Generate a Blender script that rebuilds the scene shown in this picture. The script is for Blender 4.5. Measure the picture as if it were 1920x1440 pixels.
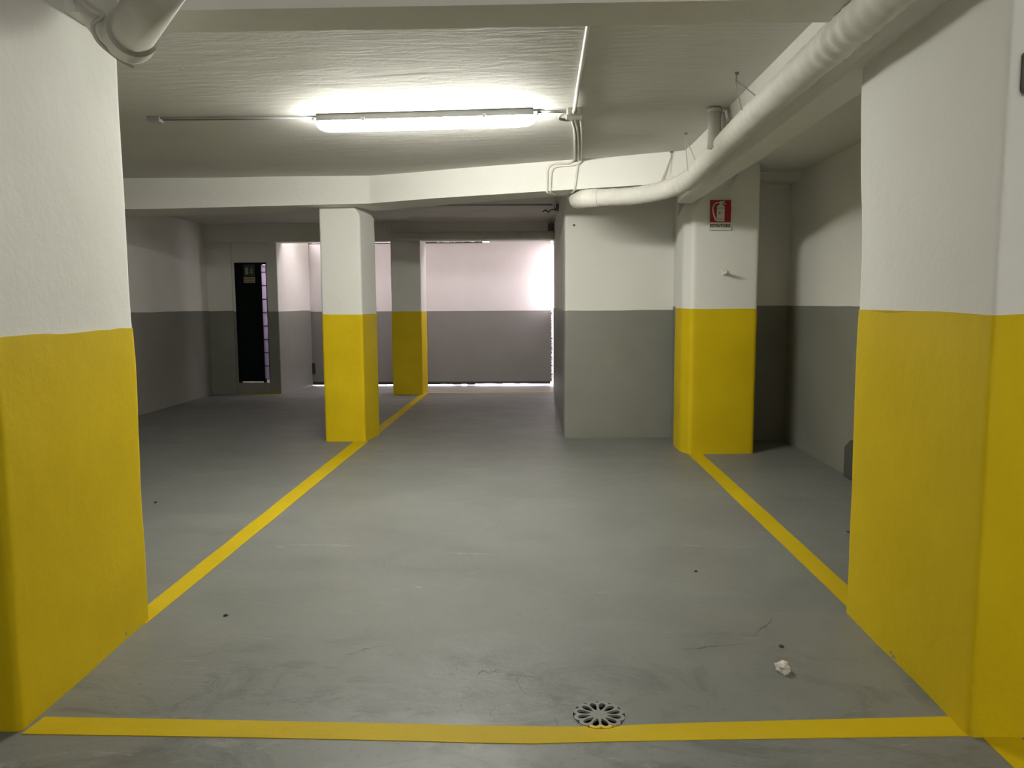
import bpy, bmesh, math, random
from mathutils import Vector, Matrix, noise, geometry

random.seed(7)
for o in list(bpy.data.objects):
    bpy.data.objects.remove(o, do_unlink=True)
scene = bpy.context.scene
COL = scene.collection

# ------------------------------------------------------------------ camera
PITCH, ROLL, YAW = math.radians(6.02), math.radians(0.32), math.radians(1.78)
fwd = Vector((-math.sin(YAW) * math.cos(PITCH), math.cos(YAW) * math.cos(PITCH), -math.sin(PITCH)))
r0 = Vector((math.cos(YAW), math.sin(YAW), 0))
u0 = r0.cross(fwd)
rt = r0 * math.cos(ROLL) - u0 * math.sin(ROLL)
up = u0 * math.cos(ROLL) + r0 * math.sin(ROLL)
cam_data = bpy.data.cameras.new('camera')
cam_data.sensor_width = 36.0
cam_data.sensor_fit = 'HORIZONTAL'
cam_data.lens = 1450.0 / 1920.0 * 36.0
cam_data.clip_start = 0.05
cam = bpy.data.objects.new('camera', cam_data)
COL.objects.link(cam)
m = Matrix((rt, up, -fwd)).transposed().to_4x4()
m.translation = Vector((0, 0, 1.5))
cam.matrix_world = m
scene.camera = cam

# ------------------------------------------------------------------ daylight outside, exposure
SKY = 16.0
LAMP = 138.0
AISLE_LAMP = 125.0
world = bpy.data.worlds.new('daylight')
scene.world = world
world.use_nodes = True
bg = world.node_tree.nodes['Background']
bg.inputs['Color'].default_value = (1.0, 0.885, 0.94, 1)
bg.inputs['Strength'].default_value = SKY


def portal(name, loc, rot, sx, sy):
    l = bpy.data.lights.new(name, 'AREA')
    l.shape = 'RECTANGLE'
    l.size, l.size_y = sx, sy
    l.cycles.is_portal = True
    o = bpy.data.objects.new(name, l)
    o.location = loc
    o.rotation_euler = rot
    COL.objects.link(o)
    return o


scene.view_settings.view_transform = 'Standard'
scene.view_settings.look = 'None'
scene.view_settings.exposure = 0.12
scene.view_settings.gamma = 1.0
scene.view_settings.use_curve_mapping = False


# ------------------------------------------------------------------ materials
class NT:
    def __init__(self, name):
        self.m = bpy.data.materials.new(name)
        self.m.use_nodes = True
        self.t = self.m.node_tree
        self.b = self.t.nodes['Principled BSDF']
        self.pos = self.n('ShaderNodeNewGeometry').outputs['Position']

    def n(self, kind, **kw):
        nd = self.t.nodes.new(kind)
        for k, v in kw.items():
            setattr(nd, k, v)
        return nd

    def l(self, a, b):
        self.t.links.new(a, b)

    def scaled(self, s):
        mp = self.n('ShaderNodeMapping')
        mp.inputs['Scale'].default_value = s
        self.l(self.pos, mp.inputs['Vector'])
        return mp.outputs['Vector']

    def noise(self, scale, detail=4, rough=0.55, stretch=None, dist=0.0):
        nd = self.n('ShaderNodeTexNoise')
        nd.inputs['Scale'].default_value = scale
        nd.inputs['Detail'].default_value = detail
        nd.inputs['Roughness'].default_value = rough
        nd.inputs['Distortion'].default_value = dist
        self.l(self.scaled(stretch) if stretch else self.pos, nd.inputs['Vector'])
        return nd.outputs['Fac']

    def ramp(self, fac, a, b, lo=0.0, hi=1.0):
        nd = self.n('ShaderNodeMapRange')
        nd.clamp = True
        for k, v in zip(('From Min', 'From Max', 'To Min', 'To Max'), (a, b, lo, hi)):
            nd.inputs[k].default_value = v
        self.l(fac, nd.inputs['Value'])
        return nd.outputs['Result']

    def math(self, op, a, b=None):
        nd = self.n('ShaderNodeMath', operation=op)
        for i, v in enumerate((a, b)):
            if v is None:
                continue
            if isinstance(v, (int, float)):
                nd.inputs[i].default_value = v
            else:
                self.l(v, nd.inputs[i])
        return nd.outputs[0]

    def mix(self, fac, a, b):
        nd = self.n('ShaderNodeMix', data_type='RGBA')
        if isinstance(fac, (int, float)):
            nd.inputs['Factor'].default_value = fac
        else:
            self.l(fac, nd.inputs['Factor'])
        for key, v in (('A', a), ('B', b)):
            sock = [s for s in nd.inputs if s.name == key and s.type == 'RGBA'][0]
            if isinstance(v, (tuple, list)):
                sock.default_value = (*v, 1)
            else:
                self.l(v, sock)
        return [s for s in nd.outputs if s.type == 'RGBA'][0]

    def color(self, c):
        if isinstance(c, (tuple, list)):
            self.b.inputs['Base Color'].default_value = (*c, 1)
        else:
            self.l(c, self.b.inputs['Base Color'])
        return self

    def rough(self, r):
        if isinstance(r, (int, float)):
            self.b.inputs['Roughness'].default_value = r
        else:
            self.l(r, self.b.inputs['Roughness'])
        return self

    def bump(self, h, strength, dist=0.02):
        nd = self.n('ShaderNodeBump')
        nd.inputs['Strength'].default_value = strength
        nd.inputs['Distance'].default_value = dist
        self.l(h, nd.inputs['Height'])
        self.l(nd.outputs['Normal'], self.b.inputs['Normal'])
        return self

    def z(self):
        s = self.n('ShaderNodeSeparateXYZ')
        self.l(self.pos, s.inputs[0])
        return s.outputs


def simple(name, c, r=0.5, metal=0.0, var=0.06, scale=9):
    k = NT(name)
    f = k.noise(scale, 5)
    k.color(k.mix(k.ramp(f, 0.3, 0.7), tuple(x * (1 - var) for x in c), tuple(min(1, x * (1 + var)) for x in c)))
    k.rough(r)
    k.b.inputs['Metallic'].default_value = metal
    return k.m


def make_white():
    k = NT('white_plaster')
    big = k.noise(0.9, 4)
    dirt = k.noise(5.0, 6, 0.65)
    c = k.mix(k.ramp(big, 0.3, 0.7), (0.755, 0.745, 0.695), (0.81, 0.805, 0.76))
    c = k.mix(k.ramp(dirt, 0.68, 0.80, 0, 0.22), c, (0.50, 0.48, 0.43))
    k.color(c).rough(0.75)
    h = k.math('ADD', k.math('MULTIPLY', k.noise(6, 4), 0.7), k.math('MULTIPLY', k.noise(45, 3), 0.12))
    return k.bump(h, 0.24, 0.03).m


def make_ceiling():
    k = NT('ceiling_plaster')
    big = k.noise(0.8, 4)
    k.color(k.mix(k.ramp(big, 0.3, 0.7), (0.66, 0.645, 0.60), (0.72, 0.71, 0.665))).rough(0.8)
    trowel = k.noise(3.2, 5, 0.6, (0.55, 2.2, 1), 0.9)
    ridge = k.ramp(k.noise(5.0, 5, 0.55, (0.45, 2.6, 1), 1.6), 0.48, 0.56)
    h = k.math('ADD', k.math('MULTIPLY', trowel, 0.9), k.math('MULTIPLY', ridge, 0.12))
    return k.bump(h, 0.22, 0.035).m


def make_dado():
    k = NT('grey_wall_paint')
    f = k.noise(1.6, 5)
    k.color(k.mix(k.ramp(f, 0.3, 0.7), (0.205, 0.208, 0.180), (0.245, 0.246, 0.216))).rough(0.5)
    return k.bump(k.noise(7, 5), 0.25, 0.02).m


def make_yellow(name='yellow_pillar_paint', flat=False):
    k = NT(name)
    f = k.noise(2.2, 5)
    c = k.mix(k.ramp(f, 0.3, 0.7), (0.62, 0.445, 0.004), (0.70, 0.51, 0.008))
    dirt = k.noise(6.0, 6, 0.7, (1, 1, 0.6))
    c = k.mix(k.ramp(dirt, 0.62, 0.80, 0, 0.25), c, (0.30, 0.20, 0.01))
    z = k.z()
    chip = k.math('MULTIPLY', k.ramp(k.noise(13, 4), 0.66, 0.68), k.ramp(z[2], 0.028, 0.032, 1, 0))
    if flat:
        c = k.mix(0.16, c, (0, 0, 0))
        scuff = k.ramp(k.noise(14, 6, 0.7, (0.5, 1.2, 1), 1.0), 0.62, 0.78, 0, 0.20)
        c = k.mix(scuff, c, (0.30, 0.235, 0.05))
    else:
        c = k.mix(chip, c, (0.28, 0.28, 0.26))
    k.color(c).rough(0.6)
    k.b.inputs['Specular IOR Level'].default_value = 0.18
    return k.bump(k.noise(8, 6), 0.28, 0.02).m


def make_floor():
    k = NT('grey_painted_concrete')
    big = k.noise(0.7, 5, 0.6)
    mid = k.noise(2.6, 6, 0.62, (0.7, 1.3, 1), 0.6)
    c = k.mix(k.ramp(big, 0.32, 0.68), (0.148, 0.153, 0.142), (0.198, 0.203, 0.190))
    c = k.mix(k.ramp(mid, 0.40, 0.70, 0, 0.45), c, (0.212, 0.216, 0.202))
    z = k.z()
    # worn and stained strip around the bay entrance, rougher bare aisle before it
    near = k.ramp(z[1], 3.5, 2.9)
    aisle = k.ramp(z[1], 2.60, 2.50)
    stain = k.ramp(k.noise(2.3, 8, 0.72, (0.8, 1.2, 1), 1.2), 0.50, 0.66)
    c = k.mix(k.math('MULTIPLY', k.math('MULTIPLY', stain, near), 0.75), c, (0.080, 0.079, 0.070))
    speck = k.ramp(k.noise(30, 8, 0.75), 0.56, 0.68)
    c = k.mix(k.math('MULTIPLY', speck, k.math('ADD', k.math('MULTIPLY', near, 0.60), 0.08)), c, (0.10, 0.10, 0.09))
    pale = k.ramp(k.noise(4.5, 7, 0.7, (0.6, 1.5, 1), 0.8), 0.56, 0.70)
    c = k.mix(k.math('MULTIPLY', pale, k.math('ADD', k.math('MULTIPLY', aisle, 0.55), 0.12)), c, (0.31, 0.31, 0.292))
    # dark marks where the paint is rubbed through
    rag = k.ramp(k.noise(9, 8, 0.75, (0.8, 1.3, 1), 0.8), 0.46, 0.66)
    for cx, cy, rx, ry, amt in ((-0.48, 3.15, 0.16, 0.05, 0.55), (-0.22, 3.10, 0.16, 0.07, 0.8), (-0.09, 2.98, 0.15, 0.06, 0.8), (0.10, 2.80, 0.14, 0.07, 0.7),
                                (-0.83, 2.80, 0.28, 0.08, 0.55), (-0.60, 2.68, 0.26, 0.04, 0.6), (-0.30, 2.85, 0.35, 0.06, 0.45), (0.85, 3.38, 0.2, 0.04, 0.4)):
        dx = k.math('MULTIPLY', k.math('SUBTRACT', z[0], cx), 1 / rx)
        dy = k.math('MULTIPLY', k.math('SUBTRACT', z[1], cy), 1 / ry)
        rr = k.math('ADD', k.math('MULTIPLY', dx, dx), k.math('MULTIPLY', dy, dy))
        mk = k.math('MULTIPLY', k.math('MULTIPLY', k.ramp(rr, 0.1, 1.6, 1, 0), rag), amt)
        c = k.mix(mk, c, (0.062, 0.060, 0.052))
    # hairline cracks
    vor = k.n('ShaderNodeTexVoronoi', feature='DISTANCE_TO_EDGE')
    vor.inputs['Scale'].default_value = 0.75
    add = k.n('ShaderNodeVectorMath', operation='ADD')
    wob = k.n('ShaderNodeTexNoise')
    wob.inputs['Scale'].default_value = 3.0
    wob.inputs['Detail'].default_value = 6
    k.l(k.pos, wob.inputs['Vector'])
    k.l(k.pos, add.inputs[0])
    k.l(wob.outputs['Color'], add.inputs[1])
    k.l(add.outputs[0], vor.inputs['Vector'])
    crack = k.math('MULTIPLY', k.ramp(vor.outputs['Distance'], 0.001, 0.006, 1, 0), k.ramp(k.noise(1.3, 3), 0.53, 0.62))
    c = k.mix(k.math('MULTIPLY', crack, k.math('ADD', k.math('MULTIPLY', near, 0.45), 0.1)), c, (0.09, 0.088, 0.078))
    # thin pale scrapes
    scr = k.ramp(k.noise(7, 6, 0.7, (0.25, 2.4, 1), 1.4), 0.66, 0.70)
    c = k.mix(k.math('MULTIPLY', scr, 0.4), c, (0.46, 0.45, 0.42))
    k.color(c).rough(k.ramp(mid, 0.3, 0.7, 0.42, 0.60))
    h = k.math('ADD', k.math('MULTIPLY', mid, 0.5), k.math('MULTIPLY', k.noise(16, 6, 0.65), 0.22))
    h = k.math('SUBTRACT', h, k.math('MULTIPLY', crack, 0.2))
    return k.bump(h, 0.45, 0.02).m


M_WHITE = make_white()
M_CEIL = make_ceiling()
M_DADO = make_dado()
M_YEL = make_yellow()
M_LINE = make_yellow('yellow_floor_paint', True)
M_FLOOR = make_floor()
M_PIPE = simple('white_insulation', (0.72, 0.70, 0.64), 0.7, var=0.05)
M_PVC = simple('white_painted_pipe', (0.62, 0.605, 0.55), 0.5)
M_COND = simple('white_conduit', (0.72, 0.70, 0.64), 0.5)
M_HOSE = simple('grey_hose', (0.22, 0.22, 0.21), 0.5)
M_TRAY = simple('lamp_housing', (0.50, 0.50, 0.52), 0.45)
M_DARK = simple('dark_steel', (0.035, 0.035, 0.033), 0.45)
M_BLOCK = simple('dark_concrete', (0.075, 0.078, 0.070), 0.7)
M_BOX = simple('grey_plastic', (0.16, 0.155, 0.14), 0.5)
M_DOOR = simple('dark_green_door_paint', (0.003, 0.008, 0.006), 0.6)
M_DOOR.node_tree.nodes['Principled BSDF'].inputs['Specular IOR Level'].default_value = 0.1
M_RED = simple('sign_red', (0.38, 0.008, 0.012), 0.35)
M_SIGNW = simple('sign_white', (0.66, 0.66, 0.60), 0.4)
M_BLACK = simple('sign_black', (0.02, 0.03, 0.02), 0.5)
M_GREEN = simple('sign_green', (0.02, 0.055, 0.028), 0.4)
M_LABEL = simple('sign_tan', (0.30, 0.24, 0.19), 0.5)
M_TEXT = simple('label_text_brown', (0.14, 0.085, 0.065), 0.5)
M_CRACK = simple('dark_crack', (0.07, 0.068, 0.06), 0.9)
M_IRON = simple('painted_grate', (0.32, 0.32, 0.295), 0.5)
M_PIT = simple('black_drain_pit', (0.006, 0.006, 0.006), 0.8)
M_CRUMB = simple('plaster_crumb', (0.62, 0.58, 0.53), 0.9, var=0.2, scale=60)
M_GRIT = simple('dark_grit', (0.05, 0.05, 0.045), 0.9)
M_WIRE = simple('painted_wire', (0.50, 0.48, 0.43), 0.5)
M_YARD = simple('outside_paving', (0.45, 0.43, 0.42), 0.8)
M_GATEW = simple('gate_white', (0.77, 0.735, 0.735), 0.6, var=0.03, scale=2)
M_GATEG = simple('gate_grey', (0.235, 0.225, 0.215), 0.55, var=0.04, scale=2)
M_MESHLEAF = simple('outside_leaves', (0.03, 0.03, 0.04), 0.8)


def make_grate():
    k = NT('grate_paint')
    z = k.z()
    edge = k.math('ADD', z[1], k.math('MULTIPLY', k.noise(40, 2), 0.012))
    k.color(k.mix(k.ramp(edge, 2.6195, 2.6215), (0.62, 0.43, 0.01), (0.205, 0.207, 0.192))).rough(0.5)
    return k.m


M_GRATE = make_grate()


def emit(name, c, s):
    k = NT(name)
    k.b.inputs['Base Color'].default_value = (0.8, 0.8, 0.8, 1)
    k.b.inputs['Emission Color'].default_value = (*c, 1)
    k.b.inputs['Emission Strength'].default_value = s
    return k.m


M_TUBE = emit('lamp_diffuser_lit', (1.0, 0.985, 0.90), LAMP)
M_TUBE2 = emit('aisle_diffuser_lit', (1.0, 0.975, 0.90), AISLE_LAMP)


def make_pane():
    k = NT('frosted_pane')
    k.color((0.50, 0.46, 0.58)).rough(0.45)
    tr = k.n('ShaderNodeBsdfTranslucent')
    tr.inputs['Color'].default_value = (0.74, 0.68, 0.84, 1)
    mx = k.n('ShaderNodeMixShader')
    mx.inputs[0].default_value = 0.75
    k.l(k.b.outputs[0], mx.inputs[1])
    k.l(tr.outputs[0], mx.inputs[2])
    k.l(mx.outputs[0], k.t.nodes['Material Output'].inputs['Surface'])
    return k.m


M_PANE = make_pane()


# ------------------------------------------------------------------ object helpers
def tag(o, label=None, cat=None, group=None, kind=None):
    if label:
        o['label'] = label
    if cat:
        o['category'] = cat
    if group:
        o['group'] = group
    if kind:
        o['kind'] = kind
    return o


def empty(name, loc=(0, 0, 0)):
    o = bpy.data.objects.new(name, None)
    o.empty_display_size = 0.1
    o.location = loc
    COL.objects.link(o)
    return o


def link(name, me, mat, parent=None):
    o = bpy.data.objects.new(name, me)
    if mat:
        me.materials.append(mat)
    COL.objects.link(o)
    if parent:
        o.parent = parent
        pl = parent.matrix_basis.translation.copy()
        q = parent.parent
        while q:
            pl += q.matrix_basis.translation
            q = q.parent
        o.location = -pl          # geometry is written in world metres
    return o


def from_bm(name, bm, mat, parent=None, smooth=False):
    bmesh.ops.recalc_face_normals(bm, faces=bm.faces)
    me = bpy.data.meshes.new(name)
    bm.to_mesh(me)
    bm.free()
    if smooth:
        for p in me.polygons:
            p.use_smooth = True
    return link(name, me, mat, parent)


def add_box(bm, lo, hi, bevel=0.0, segs=2):
    mm = Matrix.Translation([(a + b) / 2 for a, b in zip(lo, hi)]) @ Matrix.Diagonal([b - a for a, b in zip(lo, hi)] + [1])
    g = bmesh.ops.create_cube(bm, size=1, matrix=mm)
    if bevel:
        es = list({e for v in g['verts'] for e in v.link_edges})
        bmesh.ops.bevel(bm, geom=es, offset=bevel, segments=segs, affect='EDGES', profile=0.5)


def box(name, lo, hi, mat, parent=None, bevel=0.0):
    bm = bmesh.new()
    add_box(bm, lo, hi, bevel)
    return from_bm(name, bm, mat, parent)


def add_prism(bm, pts, z0, z1):
    a = [bm.verts.new((x, y, z0)) for x, y in pts]
    b = [bm.verts.new((x, y, z1)) for x, y in pts]
    n = len(pts)
    for i in range(n):
        bm.faces.new((a[i], a[(i + 1) % n], b[(i + 1) % n], b[i]))
    bm.faces.new(b)
    bm.faces.new(list(reversed(a)))


def smooth_path(pts, per=8):
    pts = [Vector(p) for p in pts]
    if len(pts) < 3:
        return pts
    out = []
    P = [pts[0] * 2 - pts[1]] + pts + [pts[-1] * 2 - pts[-2]]
    for i in range(1, len(P) - 2):
        a, b, c, d = P[i - 1:i + 3]
        for k in range(per):
            t = k / per
            out.append(0.5 * ((2 * b) + (c - a) * t + (2 * a - 5 * b + 4 * c - d) * t * t + (3 * b - a - 3 * c + d) * t ** 3))
    out.append(pts[-1])
    return out


def add_tube(bm, pts, r, segs=12, rfn=None, cap=True):
    pts = [Vector(p) for p in pts]
    rings = []
    t0 = (pts[1] - pts[0]).normalized()
    ref = Vector((0, 0, 1)) if abs(t0.z) < 0.9 else Vector((1, 0, 0))
    nx = t0.cross(ref).normalized()
    s = 0.0
    for i, p in enumerate(pts):
        if i:
            s += (p - pts[i - 1]).length
        t = (pts[min(i + 1, len(pts) - 1)] - pts[max(i - 1, 0)]).normalized()
        nx = (nx - t * nx.dot(t)).normalized()
        ny = t.cross(nx)
        ring = []
        for k in range(segs):
            a = 2 * math.pi * k / segs
            rr = rfn(s, a, p) if rfn else r
            ring.append(bm.verts.new(p + (nx * math.cos(a) + ny * math.sin(a)) * rr))
        rings.append(ring)
    for a, b in zip(rings, rings[1:]):
        for k in range(segs):
            bm.faces.new((a[k], a[(k + 1) % segs], b[(k + 1) % segs], b[k]))
    if cap:
        bm.faces.new(list(reversed(rings[0])))
        bm.faces.new(rings[-1])


def tube(name, pts, r, mat, parent=None, segs=10, per=0, rfn=None):
    bm = bmesh.new()
    add_tube(bm, smooth_path(pts, per) if per else pts, r, segs, rfn)
    return from_bm(name, bm, mat, parent, True)


def perimeter(poly, bevel, step):
    """closed outline with rounded corners, as (point, outward normal)"""
    n = len(poly)
    P = [Vector((x, y)) for x, y in poly]
    out = []
    for i in range(n):
        a, b, c = P[i - 1], P[i], P[(i + 1) % n]
        d0, d1 = (b - a).normalized(), (c - b).normalized()
        n0, n1 = Vector((d0.y, -d0.x)), Vector((d1.y, -d1.x))
        bv = min(bevel, (b - a).length * 0.4, (c - b).length * 0.4)
        s, e = b - d0 * bv, b + d1 * bv
        for t in (0, 0.33, 0.67, 1.0):
            q = s * (1 - t) ** 2 + b * 2 * t * (1 - t) + e * t * t
            out.append((q, (n0 * (1 - t) + n1 * t).normalized()))
        e2 = c - d1 * min(bevel, (c - b).length * 0.4)
        L = (e2 - e).length
        if L > 0.05:
            ks = max(1, int(round((L - 0.03) / step)))
            for j in range(ks + 1):
                out.append((e + d1 * (0.015 + (L - 0.03) * j / ks), n1))
    return out


def rough_prism(name, poly, z0, z1, mat, parent=None, amp=0.004, step=0.1, bevel=0.012, off=0.0, wob=0.0, mod=None, caps=True):
    per = perimeter(poly, bevel, step)
    rows = [z0]
    z = math.floor(z0 / step + 1) * step
    while z < z1 - step * 0.3:
        rows.append(z)
        z += step
    rows.append(z1)
    bm = bmesh.new()
    grid = []
    for j, z in enumerate(rows):
        ring = []
        for q, nn in per:
            zz = z
            if wob and j == len(rows) - 1:
                zz = z + wob * noise.noise(Vector((q.x * 3.1, q.y * 3.1, 9.7))) + wob * 0.5 * noise.noise(Vector((q.x * 17, q.y * 17, 3.3)))
            v = Vector((q.x, q.y, z))
            d = amp * noise.noise(v * 1.6) + amp * 0.5 * noise.noise(v * 5.0 + Vector((4, 1, 7)))
            x, y = q.x + nn.x * (d + off), q.y + nn.y * (d + off)
            if mod:
                x, y, *more = mod(x, y, zz)
                zz = more[0] if more else zz
            ring.append(bm.verts.new((x, y, zz)))
        grid.append(ring)
    n = len(per)
    for a, b in zip(grid, grid[1:]):
        for k in range(n):
            f = bm.faces.new((a[k], a[(k + 1) % n], b[(k + 1) % n], b[k]))
            f.smooth = True
    if caps:
        for f in (bm.faces.new(grid[-1]), bm.faces.new(list(reversed(grid[0])))):
            for e in f.edges:
                e.smooth = False
    return from_bm(name, bm, mat, parent)


def rect(x0, y0, x1, y1):
    return [(x0, y0), (x1, y0), (x1, y1), (x0, y1)]


# ------------------------------------------------------------------ floor with the drain hole
GX, GY, GR = 0.227, 2.688, 0.099
bm = bmesh.new()
S = 0.25
hole = [bm.verts.new((GX + GR * math.cos(a), GY + GR * math.sin(a), 0)) for a in [2 * math.pi * i / 48 for i in range(48)]]
sq = []
for i in range(48):
    a = 2 * math.pi * i / 48
    c, s = math.cos(a), math.sin(a)
    k = S / max(abs(c), abs(s))
    sq.append(bm.verts.new((GX + c * k, GY + s * k, 0)))
for i in range(48):
    bm.faces.new((hole[i], sq[i], sq[(i + 1) % 48], hole[(i + 1) % 48]))
xs = [-7, GX - S, GX + S, 7]
ys = [-6, GY - S, GY + S, 14.6]
for i in range(3):
    for j in range(3):
        if i == 1 and j == 1:
            continue
        bm.faces.new([bm.verts.new(p) for p in ((xs[i], ys[j], 0), (xs[i + 1], ys[j], 0), (xs[i + 1], ys[j + 1], 0), (xs[i], ys[j + 1], 0))])
fl = from_bm('floor', bm, M_FLOOR)
for p in fl.data.polygons:
    if p.normal.z < 0:
        p.flip()
tag(fl, 'grey painted concrete garage floor with dark scuffs and worn patches', 'floor', kind='structure')


def crack(pts, w):
    pp_ = smooth_path([(x, y, 0) for x, y in pts], 7)
    bm = bmesh.new()
    prev = None
    for i, p in enumerate(pp_):
        t = (pp_[min(i + 1, len(pp_) - 1)] - pp_[max(i - 1, 0)]).normalized()
        ww = w * math.sin(math.pi * (i + 0.4) / len(pp_)) * random.uniform(0.3, 1.0)
        q = p + Vector((-t.y, t.x, 0)) * random.uniform(-1, 1) * 0.004
        cur = (bm.verts.new((q.x - t.y * ww, q.y + t.x * ww, 0.0006)), bm.verts.new((q.x + t.y * ww, q.y - t.x * ww, 0.0006)))
        if prev:
            bm.faces.new((prev[0], prev[1], cur[1], cur[0]))
        prev = cur
    return from_bm('crack', bm, M_CRACK, fl)


crack([(0.959, 3.351), (1.027, 3.448), (1.081, 3.509), (1.134, 3.602)], 0.004)
crack([(0.62, 3.235), (0.70, 3.244), (0.767, 3.266), (0.839, 3.278), (0.92, 3.295)], 0.004)
crack([(-0.245, 2.96), (-0.221, 3.021), (-0.187, 3.003), (-0.162, 3.031), (-0.13, 3.02)], 0.004)
crack([(-0.83, 3.15), (-0.794, 3.165), (-0.736, 3.217), (-0.66, 3.25)], 0.003)
crack([(0.06, 2.68), (0.072, 2.64), (0.075, 2.61)], 0.002)
yard = box('ground_outside', (-12, 14.6, -0.25), (14, 40, -0.02), M_YARD)
tag(yard, 'pale sunlit paving beyond the gap under the roller gate', 'ground', kind='structure')
yard2 = box('ground_outside', (7.0, 12.0, -0.25), (14, 14.6, -0.02), M_YARD)
tag(yard2, 'pale outdoor paving to the side of the gate', 'ground', kind='structure')

# ------------------------------------------------------------------ ceilings
CZ = 2.80


def slab(name, x0, y0, x1, y1, z, mat, label):
    bm = bmesh.new()
    nx, ny = max(1, int((x1 - x0) / 0.25)), max(1, int((y1 - y0) / 0.25))
    g = [[bm.verts.new((x0 + (x1 - x0) * i / nx, y0 + (y1 - y0) * j / ny,
                        z + 0.006 * noise.noise(Vector((i * 0.35, j * 0.35, 1.7))))) for j in range(ny + 1)] for i in range(nx + 1)]
    for i in range(nx):
        for j in range(ny):
            f = bm.faces.new((g[i][j], g[i][j + 1], g[i + 1][j + 1], g[i + 1][j]))
            f.smooth = True
    add_box(bm, (x0, y0, z + 0.02), (x1, y1, z + 0.25))
    o = from_bm(name, bm, mat)
    return tag(o, label, 'ceiling', kind='structure')


slab('ceiling', -7, -6, 7, 8.6, CZ, M_CEIL, 'off-white trowelled plaster ceiling over the parking bay')
slab('ceiling_rear', -5.8, 8.6, 0.6, 12.75, 2.79, M_CEIL, 'white rear ceiling behind the middle pillar')
SL0, SL1 = 13.00, 13.26       # unseen roof slot behind the rear beam, added to light the gate from above
slab('ceiling_gate', -4.15, 12.75, 0.55, SL0, 2.79, M_CEIL, 'strip of ceiling behind the rear beam')
slab('ceiling_gate', -4.15, SL1, 0.55, 14.05, 2.79, M_CEIL, 'strip of ceiling over the gate')
slab('ceiling_gate', -4.15, SL0, -3.85, SL1, 2.79, M_CEIL, 'ceiling patch at the left end of the added roof slot')
slab('ceiling_gate', 0.22, SL0, 0.55, SL1, 2.79, M_CEIL, 'ceiling patch at the right end of the added roof slot')
portal('portal', (-1.82, (SL0 + SL1) / 2, 3.03), (0, 0, 0), 4.07, SL1 - SL0)

# ------------------------------------------------------------------ walls (upper plaster, grey dado as a part)


def wall(name, poly, z1, dado, label, step=0.25, amp=0.006, bevel=0.012, mat=None, z0=0.0):
    w = rough_prism(name, poly, z0, z1, mat or M_WHITE, None, amp, step, bevel)
    tag(w, label, 'wall', kind='structure')
    if dado:
        rough_prism('grey_dado', poly, 0.0, dado, M_DADO, w, amp, step, bevel, 0.004, 0.008)
    return w


wall('wall_left', rect(-5.7, -6.0, -5.40, 12.75), 2.85, 1.392, 'far left side wall, white above and dark grey below')
wall('wall_right', rect(2.68, 3.2, 3.0, 8.75), 2.85, 1.449, 'right bay side wall, white over grey')
wall('wall_aisle', rect(3.0, 3.2, 7.0, 3.5), 2.85, 1.43, 'return wall of the aisle')
wall('wall_east', rect(6.8, -6.0, 7.1, 3.3), 2.85, 1.43, 'east end wall of the aisle')
wall('wall_rear', rect(-5.5, -6.2, 7.0, -5.9), 2.85, 1.40, 'wall behind the viewer across the aisle')
wall('wall_niche', rect(1.5, 8.35, 2.9, 8.7), 2.85, 1.449, 'back wall of the right bay behind the sign pillar')
wall('wall_middle', [(0.315, 8.50), (1.75, 8.53), (1.75, 12.93), (0.297, 12.93)], 2.85, 1.408,
     'white and grey-green wall block beside the sign pillar', step=0.2, bevel=0.03)
wall('wall_back', rect(-5.5, 12.675, -4.995, 12.9), 2.85, 1.385, 'short back wall left of the dark door')
lint = rough_prism('trim_1', rect(2.12, 8.06, 2.75, 8.4), 2.71, 2.82, M_WHITE, None, 0.003, 0.1, 0.01)
tag(lint, 'white lintel over the dark recess in the right bay', 'lintel', kind='structure')
# door pier with an opening for the door: jambs, head and sill in one wall
DX0, DX1, DZ0, DZ1 = -4.955, -4.425, 0.19, 2.175
pier = rough_prism('wall_pier', [(DX1, 12.70), (-4.245, 12.70), (-4.085, 13.98), (-4.30, 13.98), (-4.40, 12.85), (DX1, 12.85)], 0, 2.6,
                   M_WHITE, None, 0.003, 0.2, 0.01)
tag(pier, 'lit pier wall between the dark door and the gate', 'wall', kind='structure')
rough_prism('grey_dado', [(DX1, 12.70), (-4.245, 12.70), (-4.085, 13.98), (-4.30, 13.98), (-4.40, 12.85), (DX1, 12.85)], 0, 1.375,
            M_DADO, pier, 0.003, 0.2, 0.01, 0.004, 0.006)
box('jamb', (-5.02, 12.71, 0), (DX0, 12.85, 2.6), M_WHITE, pier)
box('jamb_dado', (-5.02, 12.706, 0), (DX0 - 0.001, 12.84, 1.375), M_DADO, pier)
box('head', (DX0, 12.71, DZ1), (-4.40, 12.85, 2.6), M_WHITE, pier)
box('sill', (-5.0, 12.705, 0), (-4.40, 12.86, DZ0), M_DADO, pier)
shaft = rough_prism('wall_added_shaft', [(-5.25, 12.86), (-5.1, 12.86), (-5.1, 13.75), (-4.32, 13.75), (-4.30, 13.9), (-5.25, 13.9)], 0, 2.95, M_WHITE, None, 0.002, 0.3, 0.005)  # unseen open-topped shaft, added so sky light reaches the door panes from behind
tag(shaft, 'unseen shaft wall added to light the glazed strip of the door', 'wall', kind='structure')

# ------------------------------------------------------------------ beams
def beam(name, poly, z0, z1, label, amp=0.004, step=0.12, bevel=0.014, mod=None):
    b = rough_prism(name, poly, z0, z1, M_WHITE, None, amp, step, bevel, mod=mod)
    return tag(b, label, 'beam', kind='structure')


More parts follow.
